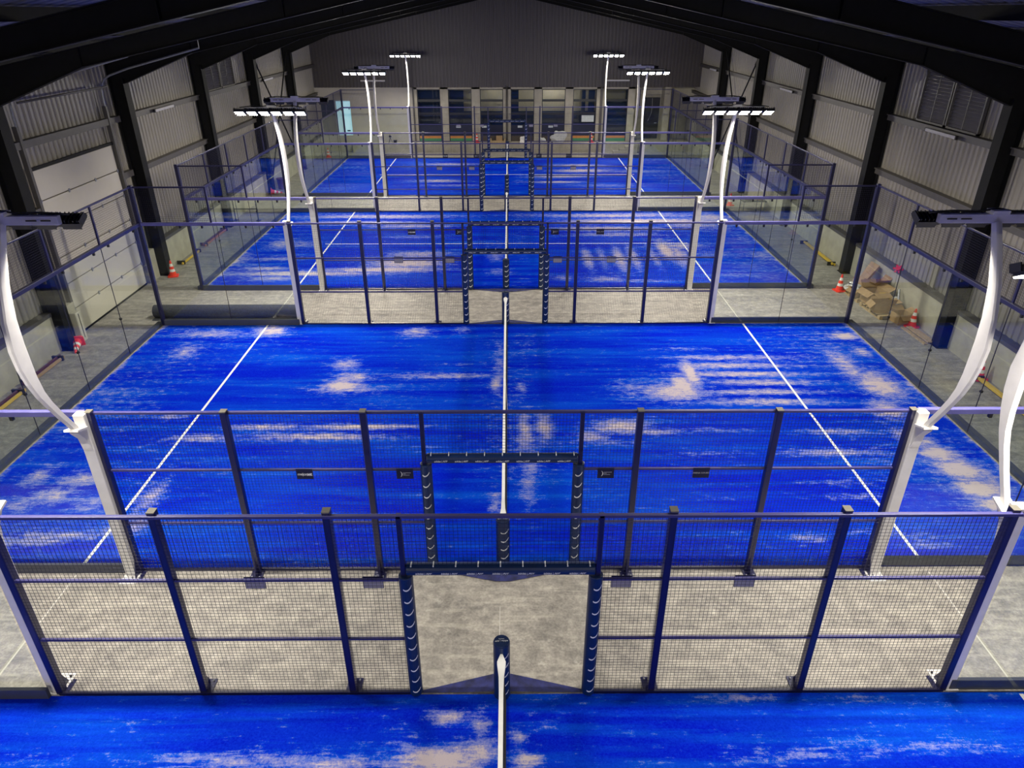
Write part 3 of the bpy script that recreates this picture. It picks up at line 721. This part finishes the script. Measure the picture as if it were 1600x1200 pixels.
# nets
def net():
    root = empty('padel_net'); H = 5.1
    for y in (-H, H):
        s = 1 if y > 0 else -1
        p = MB().tube((0, y, .014), (0, y, 1.0), .108, 28).build('post_padding', 'pad', root, .012)
        T = Matrix.Translation((0, y, 1.0125)) @ Matrix.Rotation(PI, 4, 'Z')
        text_obj('lettering', 'adidas | AFP', .036, 'white_print', p, T, 0, .95)
        text_obj('lettering', 'COURTS', .018, 'white_print', p, T @ Matrix.Translation((0, -.035, 0)), 0, 1)
        MB().tube((0, y, 1.0), (0, y, 1.012), .10, 28).build('post_cap', 'pad', p)
        pr = pad_print(None, .108, .12, .95, .17).build('printed_pattern', 'white_print', p, fix=False)
        for v in pr.data.vertices: v.co.y += y
    H2 = H-.108
    tp = MB(); ys = [-H2, -H2+.12, -H2+.3, -H2+.55, 0, H2-.55, H2-.3, H2-.12, H2]
    ws = [.014, .055, .034, .027, .025, .027, .034, .055, .014]
    rings = [[(-wv, y, z0), (wv, y, z0), (wv, y, z1), (-wv, y, z1)] for y, wv in zip(ys, ws) for z0, z1 in ((.84-.04*(1-abs(y)/H2)*.6, .90-.04*(1-abs(y)/H2)*.6),)]
    tp.loft(rings).build('net_tape', 'tape', root)
    g = MB(); n = int(2*H2/.045)
    for i in range(n+1):
        y = -H2 + 2*H2*i/n; g.add([(.014, y-.0018, .86), (.018, y-.0018, .86), (.018, y+.0018, .86), (.014, y+.0018, .86), (.048, y-.0018, .02), (.052, y-.0018, .02), (.052, y+.0018, .02), (.048, y+.0018, .02)], [(0,1,2,3), (7,6,5,4), (0,4,5,1), (1,5,6,2), (2,6,7,3), (3,7,4,0)])
    for j in range(20):
        xj = .05-.034*j/19.5; g.box(xj-.002, xj+.002, -H2, H2, .03+.043*j-.0018, .03+.043*j+.0018)
    g.box(.012, .022, -H2, H2, .80, .855)  # black band standing in for the shaded side of the net under the tape
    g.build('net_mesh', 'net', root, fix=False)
    MB().add([(.02,-.025,.86),(.02,.025,.86),(.058,.025,.02),(.058,-.025,.02),(.024,-.025,.86),(.024,.025,.86),(.062,.025,.02),(.062,-.025,.02)],[(0,1,2,3),(7,6,5,4),(0,4,5,1),(1,5,6,2),(2,6,7,3),(3,7,4,0)]).build('centre_strap', 'tape', root)
    MB().box(.044, .056, -H2, H2, .016, .05).build('bottom_band', 'net', root)
    return root
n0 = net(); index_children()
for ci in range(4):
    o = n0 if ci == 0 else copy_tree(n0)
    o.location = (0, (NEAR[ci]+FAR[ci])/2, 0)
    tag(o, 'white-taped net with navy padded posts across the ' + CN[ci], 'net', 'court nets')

# floodlight masts
def mast():
    root = empty('floodlight_mast')
    p = MB().box(-.08, .08, .03, .17, 0, 3.04).build('post', 'white_metal', root, .01)
    MB().box(-.13, .13, .0, .34, 0, .015).build('base_plate', 'white_metal', root, .004)
    for bx in (-.09, .09): MB().tube((bx, .28, .01), (bx, .28, .04), .016, 6).build('anchor_bolt', 'lamp_black', p)
    b = MB()
    b.loft([[(-.07, .17, 2.45), (.07, .17, 2.45), (.07, .175, 2.45), (-.07, .175, 2.45)],
            [(-.06, .17, 2.7), (.06, .17, 2.7), (.055, .24, 2.7), (-.055, .24, 2.7)],
            [(-.07, .17, 2.86), (.07, .17, 2.86), (.06, .36, 2.86), (-.06, .36, 2.86)]])
    b.cbox((0, .29, 2.885), (.2, .24, .03), rot('X', 18))
    b.build('arm_bracket', 'white_metal', root)
    prof = [(.29,2.88,.085),(.37,3.02,.085),(.49,3.22,.09),(.63,3.48,.105),(.72,3.68,.14),(.785,3.92,.20),(.82,4.15,.25),(.835,4.4,.265),(.80,4.75,.23),(.70,5.15,.18),(.55,5.5,.14),(.38,5.83,.11)]
    rings = []
    for i, (y, z, wd) in enumerate(prof):
        a = prof[max(i-1, 0)]; c = prof[min(i+1, len(prof)-1)]
        t = Vector((0, c[0]-a[0], c[1]-a[1])).normalized(); nrm = Vector((0, t.z, -t.y)); P = Vector((0, y, z)); h = wd/2; q = .036
        rings.append([P + nrm*(h*cu) + Vector((q*cv, 0, 0)) for cu, cv in ((-1,-.55),(-.8,-1),(.8,-1),(1,-.55),(1,.55),(.8,1),(-.8,1),(-1,.55))])
    MB().loft(rings).build('curved_arm', 'white_metal', root)
    bar = MB().box(-.7, .7, .30, .38, 5.82, 5.93).build('crossbar', 'bar_grey', root, .006)
    MB().box(-.1, .1, .27, .42, 5.93, 5.98).build('junction_box', 'bar_grey', bar)
    MB().box(-.45, -.32, .385, .39, 5.87, 5.885).box(.32, .45, .385, .39, 5.87, 5.885).box(-.62, -.5, .385, .39, 5.87, 5.885).box(.5, .62, .385, .39, 5.87, 5.885).build('slots', 'lamp_black', bar)
    MB().path([(-.8, .28, 5.93), (-.5, .33, 5.965), (-.2, .33, 5.955), (0, .34, 5.99), (.25, .33, 5.955), (.55, .33, 5.965), (.8, .28, 5.93)], .012, 6).build('cable', 'lamp_black', bar)
    R = rot('X', -27)
    for k in range(6):
        x = (k-2.5)*.31; c = Vector((x, .20, 5.84))
        lm = MB().cbox(c, (.27, .2, .045), R)
        for q in (-1, 1): lm.cbox(c + R @ Vector((q*.14, .02, .03)), (.014, .16, .09), R)
        lm = lm.build('lamp', 'lamp_black', root)
        hs = MB()
        for q in range(5): hs.cbox(c + R @ Vector((-.1+.05*q, 0, .04)), (.008, .17, .035), R)
        hs.build('heat_sink', 'lamp_black', lm)
        sh = MB()  # shields added to cut lamp light reaching the upper walls
        for q in (-1, 1): sh.cbox(c + R @ Vector((q*.112, 0, -.036)), (.006, .18, .03), R)
        sh.cbox(c + R @ Vector((0, -.09, -.033)), (.23, .005, .024), R).cbox(c + R @ Vector((0, .09, -.045)), (.23, .005, .05), R)
        sh.build('added_cutoff_shield', 'lamp_black', lm)
        cc = c + R @ Vector((0, 0, -.024)); hx, hy = .092, .082
        q = [cc + R @ Vector(v) for v in ((-hx, -hy, 0), (-hx, hy, 0), (hx, hy, 0), (hx, -hy, 0))]
        MB().add(q, [(0, 1, 2, 3)]).build('lens', 'lens', lm, fix=False)
    return root
m0 = mast(); index_children()
ML = {(0, 1): 'on the doorway fence nearest the camera', (0, -1): 'behind the camera on the first court'}
first = True
for ci in range(4):
    for s in (1, -1):
        for sx in (-1, 1):
            o = m0 if first else copy_tree(m0); first = False
            o.location = (sx*6.02, FAR[ci] if s > 0 else NEAR[ci], 0); o.rotation_euler = (0, 0, 0 if s > 0 else PI)
            tag(o, 'white curved-arm floodlight mast, %s end of the %s court\'s %s fence' % (SD[sx].replace(' side', ''), ['first', 'second', 'third', 'fourth'][ci], 'far' if s > 0 else 'camera-side'), 'floodlight', 'curved floodlight masts')

# ------------------------------------------------------------------ loose things
def cone(h=.56):
    root = empty('traffic_cone')
    b = MB().prism([(.17*math.cos(t)*1.25, .17*math.sin(t)*1.25) for t in [PI/4+PI/2*i+d for i in range(4) for d in (-.14, .14)]], 'z', 0, .035).build('base', 'orange', root, .006)
    def seg(z0, z1, mat, name):
        r = lambda z: .125*(1-z/h)+.022*(z/h)
        MB().tube((0, 0, z0), (0, 0, z1), r(z0), 24, r(z1)).build(name, mat, root, smooth=False)
    k = h-.035
    zz = [.035, .035+k*.27, .035+k*.44, .035+k*.62, .035+k*.8, .035+k]
    seg(zz[0], zz[1], 'orange', 'cone_body'); seg(zz[1], zz[2], 'cone_white', 'white_band'); seg(zz[2], zz[3], 'orange', 'cone_body')
    seg(zz[3], zz[4], 'cone_white', 'white_band'); seg(zz[4], zz[5], 'orange', 'cone_tip')
    return root
c0 = cone(); index_children()
CONES = [((10.92, 15.35, 0), (0,0,.2), 'upright orange and white traffic cone at the window-wall end of the cardboard pallets'),
    ((11.78, 12.35, 0), (0,0,.5), 'upright orange and white traffic cone beside the single open box and timber plank'),
    ((11.80, 9.1, 0), (0,0,.1), 'upright orange and white traffic cone alone by the plinth near a yellow barrier'),
    ((-11.55, 16.95, 0), (0,0,.3), 'upright orange and white traffic cone at the column past the big sectional door'),
    ((-11.72, 11.2, .14), (PI/2+.2, 0, .35), 'orange and white traffic cone fallen over by the column before the sectional door'),
    ((-11.3, 39.6, 0), (0,0,.3), 'faint orange traffic cone behind glass under the pale blue exit door'),
    ((10.55, 26.9, 0), (0,0,.3), 'orange traffic cone behind glass at the third court, cardboard side'),
    ((-1.98, 41.45, .58), (0,0,.3), 'orange traffic cone on the ledge before the pier next to the crate'),
    ((5.46, 41.45, .58), (0,0,.3), 'orange traffic cone on the ledge at the steps end of the window wall'),
    ((-11.85, 29.3, .15), (PI/2+.16, 0, 1.9), 'orange and white traffic cone fallen over on the roller-door side beyond the third court'),
    ((11.6, 15.75, .02), (0, 0, .6), 'orange cone half hidden behind the upright cardboard sheet')]
for i, (loc, r, lb) in enumerate(CONES):
    o = c0 if i == 0 else copy_tree(c0)
    o.location = loc; o.rotation_euler = r; tag(o, lb, 'traffic cone', 'traffic cones')
o = MB()
for k in range(6):
    t = k*PI/3; o.add([(0,0,0), (.13*math.cos(t-.3), .13*math.sin(t-.3), .03), (.16*math.cos(t), .16*math.sin(t), .05), (.13*math.cos(t+.3), .13*math.sin(t+.3), .03), (0,0,.06)], [(0,1,2,4), (0,4,2,3), (0,3,2,1), (1,2,3,4)])
o.tube((0,0,0), (0,0,.09), .07, 12)
o = o.build('safety_helmet', 'red'); o.location = (11.99, 14.15, 1.13); o.rotation_euler = (.5, -.7, .2); o.data.materials[0] = M['red']
tag(o, 'small crumpled red plastic item on the plinth ledge above the cardboard', 'plastic item'); o.name = 'red_plastic_wrap'

def pallet(loc, rz, label):
    r = empty('wooden_pallet', loc, rz, label, 'pallet', 'wooden pallets under the rubbish')
    for y in (-.35, 0, .35): MB().box(-.6, .6, y-.05, y+.05, 0, .022).build('bottom_board', 'wood', r)
    for x in (-.53, 0, .53):
        for y in (-.35, 0, .35): MB().box(x-.06, x+.06, y-.05, y+.05, .022, .1).build('block', 'wood', r)
    for i in range(7): MB().box(-.6+i*.183, -.6+i*.183+.1, -.4, .4, .1, .122).build('top_board', 'wood', r)
    return r
pallet((11.42, 14.85, 0), PI/2, 'wooden pallet under the leaning cardboard sheet')
pallet((11.45, 13.5, 0), PI/2+.06, 'wooden pallet under the open boxes, nearer the single box on the floor')
def obox(loc, rz, sz, flaps, label, mat='card', tilt=(0, 0)):
    r = empty('cardboard_box', loc, rz, label, 'box', 'open cardboard boxes'); r.rotation_euler = (tilt[0], tilt[1], rz)
    x, y, z = sz[0]/2, sz[1]/2, sz[2]; t = .006
    MB().box(-x, x, -y, y, 0, t).box(-x, -x+t, -y, y, 0, z).box(x-t, x, -y, y, 0, z).box(-x, x, -y, -y+t, 0, z).box(-x, x, y-t, y, 0, z).build('box_body', mat, r)
    fl = min(sz[0], sz[1])*.48
    for i, ang in enumerate(flaps):
        sgn = (1, -1)[i % 2]
        if i < 2: MB().cbox((sgn*(x+fl/2*math.cos(ang)), 0, z+fl/2*math.sin(ang)), (fl, 2*y, t), Matrix.Rotation(-sgn*ang, 3, 'Y')).build('flap', mat, r)
        else: MB().cbox((0, sgn*(y+fl/2*math.cos(ang)), z+fl/2*math.sin(ang)), (2*x, fl, t), Matrix.Rotation(sgn*ang, 3, 'X')).build('flap', mat, r)
    return r
obox((11.35, 13.95, .125), .15, (.5, .62, .42), (.5, -.5, .9, -.3), 'open brown box in the middle of the pallets with flaps out')
obox((11.3, 13.3, .125), -.1, (.56, .42, .3), (.2, -.9, .6, 1.0), 'wide shallow open box at the pallet corner')
obox((11.66, 14.5, .125), .08, (.42, .4, .5), (.9, .3, -.4, .8), 'taller darker open box against the plinth', 'card_dark')
obox((11.62, 12.70, 0), .12, (.42, .42, .3), (.4, .9, .5, -.5), 'single open box on the floor beside the traffic cone')
obox((11.16, 14.62, .125), .3, (.34, .42, .22), (.1, -.6, -.2, .7), 'flattened pale box near the blue strip', 'card')
q = [(11.36, 15.32, .26), (11.32, 14.80, .36), (11.87, 15.02, .96), (11.89, 15.62, .92)]
o = MB().add([(x, y, z) for x, y, z in q] + [(x+.04, y, z-.06) for x, y, z in q], [(0,1,2,3), (7,6,5,4), (0,4,5,1), (1,5,6,2), (2,6,7,3), (3,7,4,0)]).build('cardboard_sheet', 'card')
tag(o, 'long brown cardboard sheet leaning up against the plinth', 'cardboard')
o = MB().cbox((0, 0, 0), (.5, .6, .01)).build('cardboard_sheet', 'card_dark'); o.location = (11.72, 14.85, .55); o.rotation_euler = (.3, .7, .3)
tag(o, 'smaller dark cardboard piece tipped behind the open boxes', 'cardboard')
o = MB().cbox((0, 0, 0), (.08, .3, .02)).build('blue_strip', 'navy'); o.location = (11.15, 14.95, .35); o.rotation_euler = (.1, .1, .9)
tag(o, 'short dark blue strip lying on the packing film', 'strip')
def crumple(name, loc, sz, mat, label, cat, seed, grp):
    bm = bmesh.new(); bmesh.ops.create_icosphere(bm, subdivisions=4, radius=1)
    rr = random.Random(seed); dirs = [Vector((rr.uniform(-1,1), rr.uniform(-1,1), rr.uniform(-1,1))).normalized() for _ in range(26)]
    for v in bm.verts:
        n = v.co.normalized(); k = sum(max(0, n.dot(q))**9*(1 if i % 2 else -.8) for i, q in enumerate(dirs)); v.co *= .85+.35*k
        v.co.x *= sz[0]; v.co.y *= sz[1]; v.co.z = max(v.co.z*sz[2], -sz[2]*.5)
    zmin = min(v.co.z for v in bm.verts)
    for v in bm.verts: v.co.z -= zmin
    me = bpy.data.meshes.new(name); bm.to_mesh(me); bm.free(); me.materials.append(M[mat])
    o = bpy.data.objects.new(name, me); col.objects.link(o); o.location = loc; tag(o, label, cat, grp); return o
PF = 'crumpled packing film'
crumple('packing_film', (11.25, 15.1, .12), (.2, .28, .16), 'film', 'crumpled clear film at the cone end of the pallets', 'packing film', 1, PF)
crumple('packing_film', (11.2, 14.8, .12), (.16, .22, .2), 'film', 'crumpled clear film by the blue strip', 'packing film', 2, PF)
crumple('packing_film', (11.75, 13.5, .12), (.16, .25, .22), 'film', 'shiny film bundle between the boxes and the plinth', 'packing film', 3, PF)
crumple('packing_film', (11.6, 13.1, .12), (.2, .16, .15), 'film', 'loose film spilling off the corner of the pallets', 'packing film', 4, PF)
crumple('packing_film', (3.22, 41.45, .58), (.45, .18, .5), 'film', 'big heap of pale film on the ledge by the lit window', 'packing film', 5, PF)
crumple('packing_film', (2.3, 41.45, .58), (.3, .15, .2), 'film', 'low heap of pale film on the ledge beside the big heap', 'packing film', 6, PF)
crumple('packing_film', (1.0, 41.45, .58), (.22, .12, .25), 'cone_white', 'white plastic bag on the ledge with red label', 'packing film', 8, PF)
o = MB().path([(0, -.3, .25), (.05, -.1, .34), (0, .1, .3), (-.05, .3, .22)], .03).build('yellow_strap', 'yellow'); o.location = (11.6, 13.75, .16)
tag(o, 'yellow packing strap between the open boxes', 'strap')
o = MB().tube((0, 0, 0), (.12, .4, .55), .035, 10).build('foil_tube', 'galv'); o.location = (11.72, 13.15, .15); tag(o, 'silver foil tube leaning against the plinth by the boxes', 'tube')
# crate on the ledge
o = empty('wooden_crate', (-.62, 41.42, .58), 0, 'small wooden crate with brown box on the ledge by the middle drain pipe', 'crate')
MB().box(-.4, .4, -.15, .15, 0, .12).box(-.5, -.4, -.16, .16, 0, .24).box(.4, .5, -.16, .16, 0, .24).build('crate_body', 'wood', o); MB().box(-.1, .3, -.1, .12, .12, .42).build('lid', 'card', o)
# small tripod and bucket on the ledge
o = empty('tripod', (-7.62, 41.45, .58), 0, 'small black tripod standing on the ledge before the white plaster wall', 'tripod')
for a in (0, 2.1, 4.2): MB().tube((.17*math.cos(a), .12*math.sin(a), 0), (0, 0, .3), .012, 6).build('leg', 'lamp_black', o)
MB().tube((0, 0, .28), (0, 0, .5), .022, 8).box(-.07, .09, -.04, .04, .34, .44).build('head', 'lamp_black', o)
o = MB().tube((0, 0, 0), (0, 0, .16), .1, 14, .12).build('bucket', 'lamp_black'); o.location = (-7.3, 41.45, .58); tag(o, 'small black bucket beside the tripod on the ledge', 'bucket')

def barrier(loc, rz, n, ln, mats, label):
    r = empty('folded_barrier', loc, rz, label, 'barrier', 'folded barriers along the plinths')
    for i in range(n):
        MB().box(-ln/2, ln/2, -.05+i*.09, -.0+i*.09, .02+.03*i, .09+.03*i).build('rail', mats[i % len(mats)], r, .006)
    for x in (-ln/2+.12, ln/2-.12): MB().box(x-.03, x+.03, -.08, .2, 0, .13).build('foot', 'lamp_black', r)
barrier((11.76, 7.8, 0), PI/2, 2, 2.6, ['yellow', 'yellow'], 'long yellow folded barrier on the floor past the lone traffic cone')
barrier((11.78, 19.3, 0), PI/2, 2, 2.9, ['yellow', 'yellow'], 'yellow folded barrier along the plinth beyond the cardboard pallets')
barrier((-11.75, 19.0, 0), PI/2, 1, 1.7, ['yellow'], 'short yellow folded barrier along the plinth past the sectional door')
barrier((-11.78, 21.6, 0), PI/2, 2, 2.4, ['faded', 'brown'], 'faded orange folded barrier beyond the yellow one, roller-door side')
barrier((-11.7, 9.6, 0), PI/2, 2, 1.6, ['card', 'brown'], 'brown folded barrier by the column before the sectional door')
barrier((-11.6, 7.75, 0), PI/2, 2, 1.6, ['yellow', 'brown'], 'black and yellow folded barrier half hidden by the floodlight arm')
o = MB().box(-.07, .07, -.55, .55, .03, .07).box(-.2, -.1, -.6, .6, 0, .03).box(.1, .22, -.6, .6, 0, .02).build('timber_planks', 'wood'); o.location = (11.66, 11.7, 0); o.rotation_euler = (0, 0, .04); tag(o, 'short timber planks on the floor by the traffic cone and column', 'planks')
# guard post by the door
o = empty('door_guard', (-11.8, 11.55, 0), 0, 'upright cream slotted guard beside the sectional door', 'guard post')
MB().box(-.09, .09, -.12, .12, 0, .85).build('guard_body', 'door_white', o, .02)
MB().box(.09, .095, -.012, .012, .1, .8).build('slot', 'lamp_black', o)
# rolled turf
o = empty('turf_roll', (-8.3, 13.25, 0), 0, 'dark rolled-up length of turf lying behind the second court', 'turf roll')
MB().tube((-2.2, 0, .19), (2.15, 0, .19), .19, 28).build('roll', 'turf_roll', o, smooth=False)
MB().tube((-2.21, 0, .19), (-2.2, 0, .19), .09, 18).build('roll_core', 'lamp_black', o)
MB().box(-2.2, 2.15, -.3, 0, .005, .02).build('loose_edge', 'turf_roll', o)
# trestle, crates and reel near the third court
o = empty('metal_trestle', (-11.4, 24.3, 0), 0, 'thin grey metal trestle frame beside the third court, roller-door side', 'trestle')
for x in (-.5, .5):
    MB().box(x-.02, x+.02, -.02, .02, 0, .95).build('leg', 'base_beam', o); MB().box(x-.08, x+.08, -.1, .1, 0, .03).build('foot', 'base_beam', o)
MB().box(-.5, .5, -.015, .015, .5, .53).build('crossbar', 'base_beam', o)
o = empty('plastic_bin', (-11.65, 30.6, 0), 0, 'brown plastic bin standing by the plinth in the braced bay', 'bin')
MB().tube((0, 0, 0), (0, 0, .5), .19, 18, .23).build('bin_body', 'brown', o, smooth=False); MB().tube((0, 0, .5), (0, 0, .54), .25, 18).build('rim', 'brown', o)
o = empty('folding_table', (11.35, 26.1, 0), 0, 'dark low folding table with coiled hose, third court cardboard side', 'table')
MB().box(-.55, .55, -.3, .3, .4, .44).build('tabletop', 'turf_roll', o, .01)
for x in (-.48, .48):
    for y in (-.24, .24): MB().box(x-.018, x+.018, y-.018, y+.018, 0, .4).build('leg', 'galv', o)
for k, x in enumerate((-.25, .22)):
    t = MB(); pts = [(x+.17*math.cos(a), .17*math.sin(a), .46+.02*a/6.3) for a in [i*.5 for i in range(50)]]
    t.path(pts, .02, 6); t = t.build('hose_coil', 'card_dark' if k else 'brown'); t.location = (11.35, 26.1, 0); tag(t, 'coiled brown hose on the low table, end %s' % ('by the glass' if k == 0 else 'by the plinth'), 'hose', 'coiled hoses')
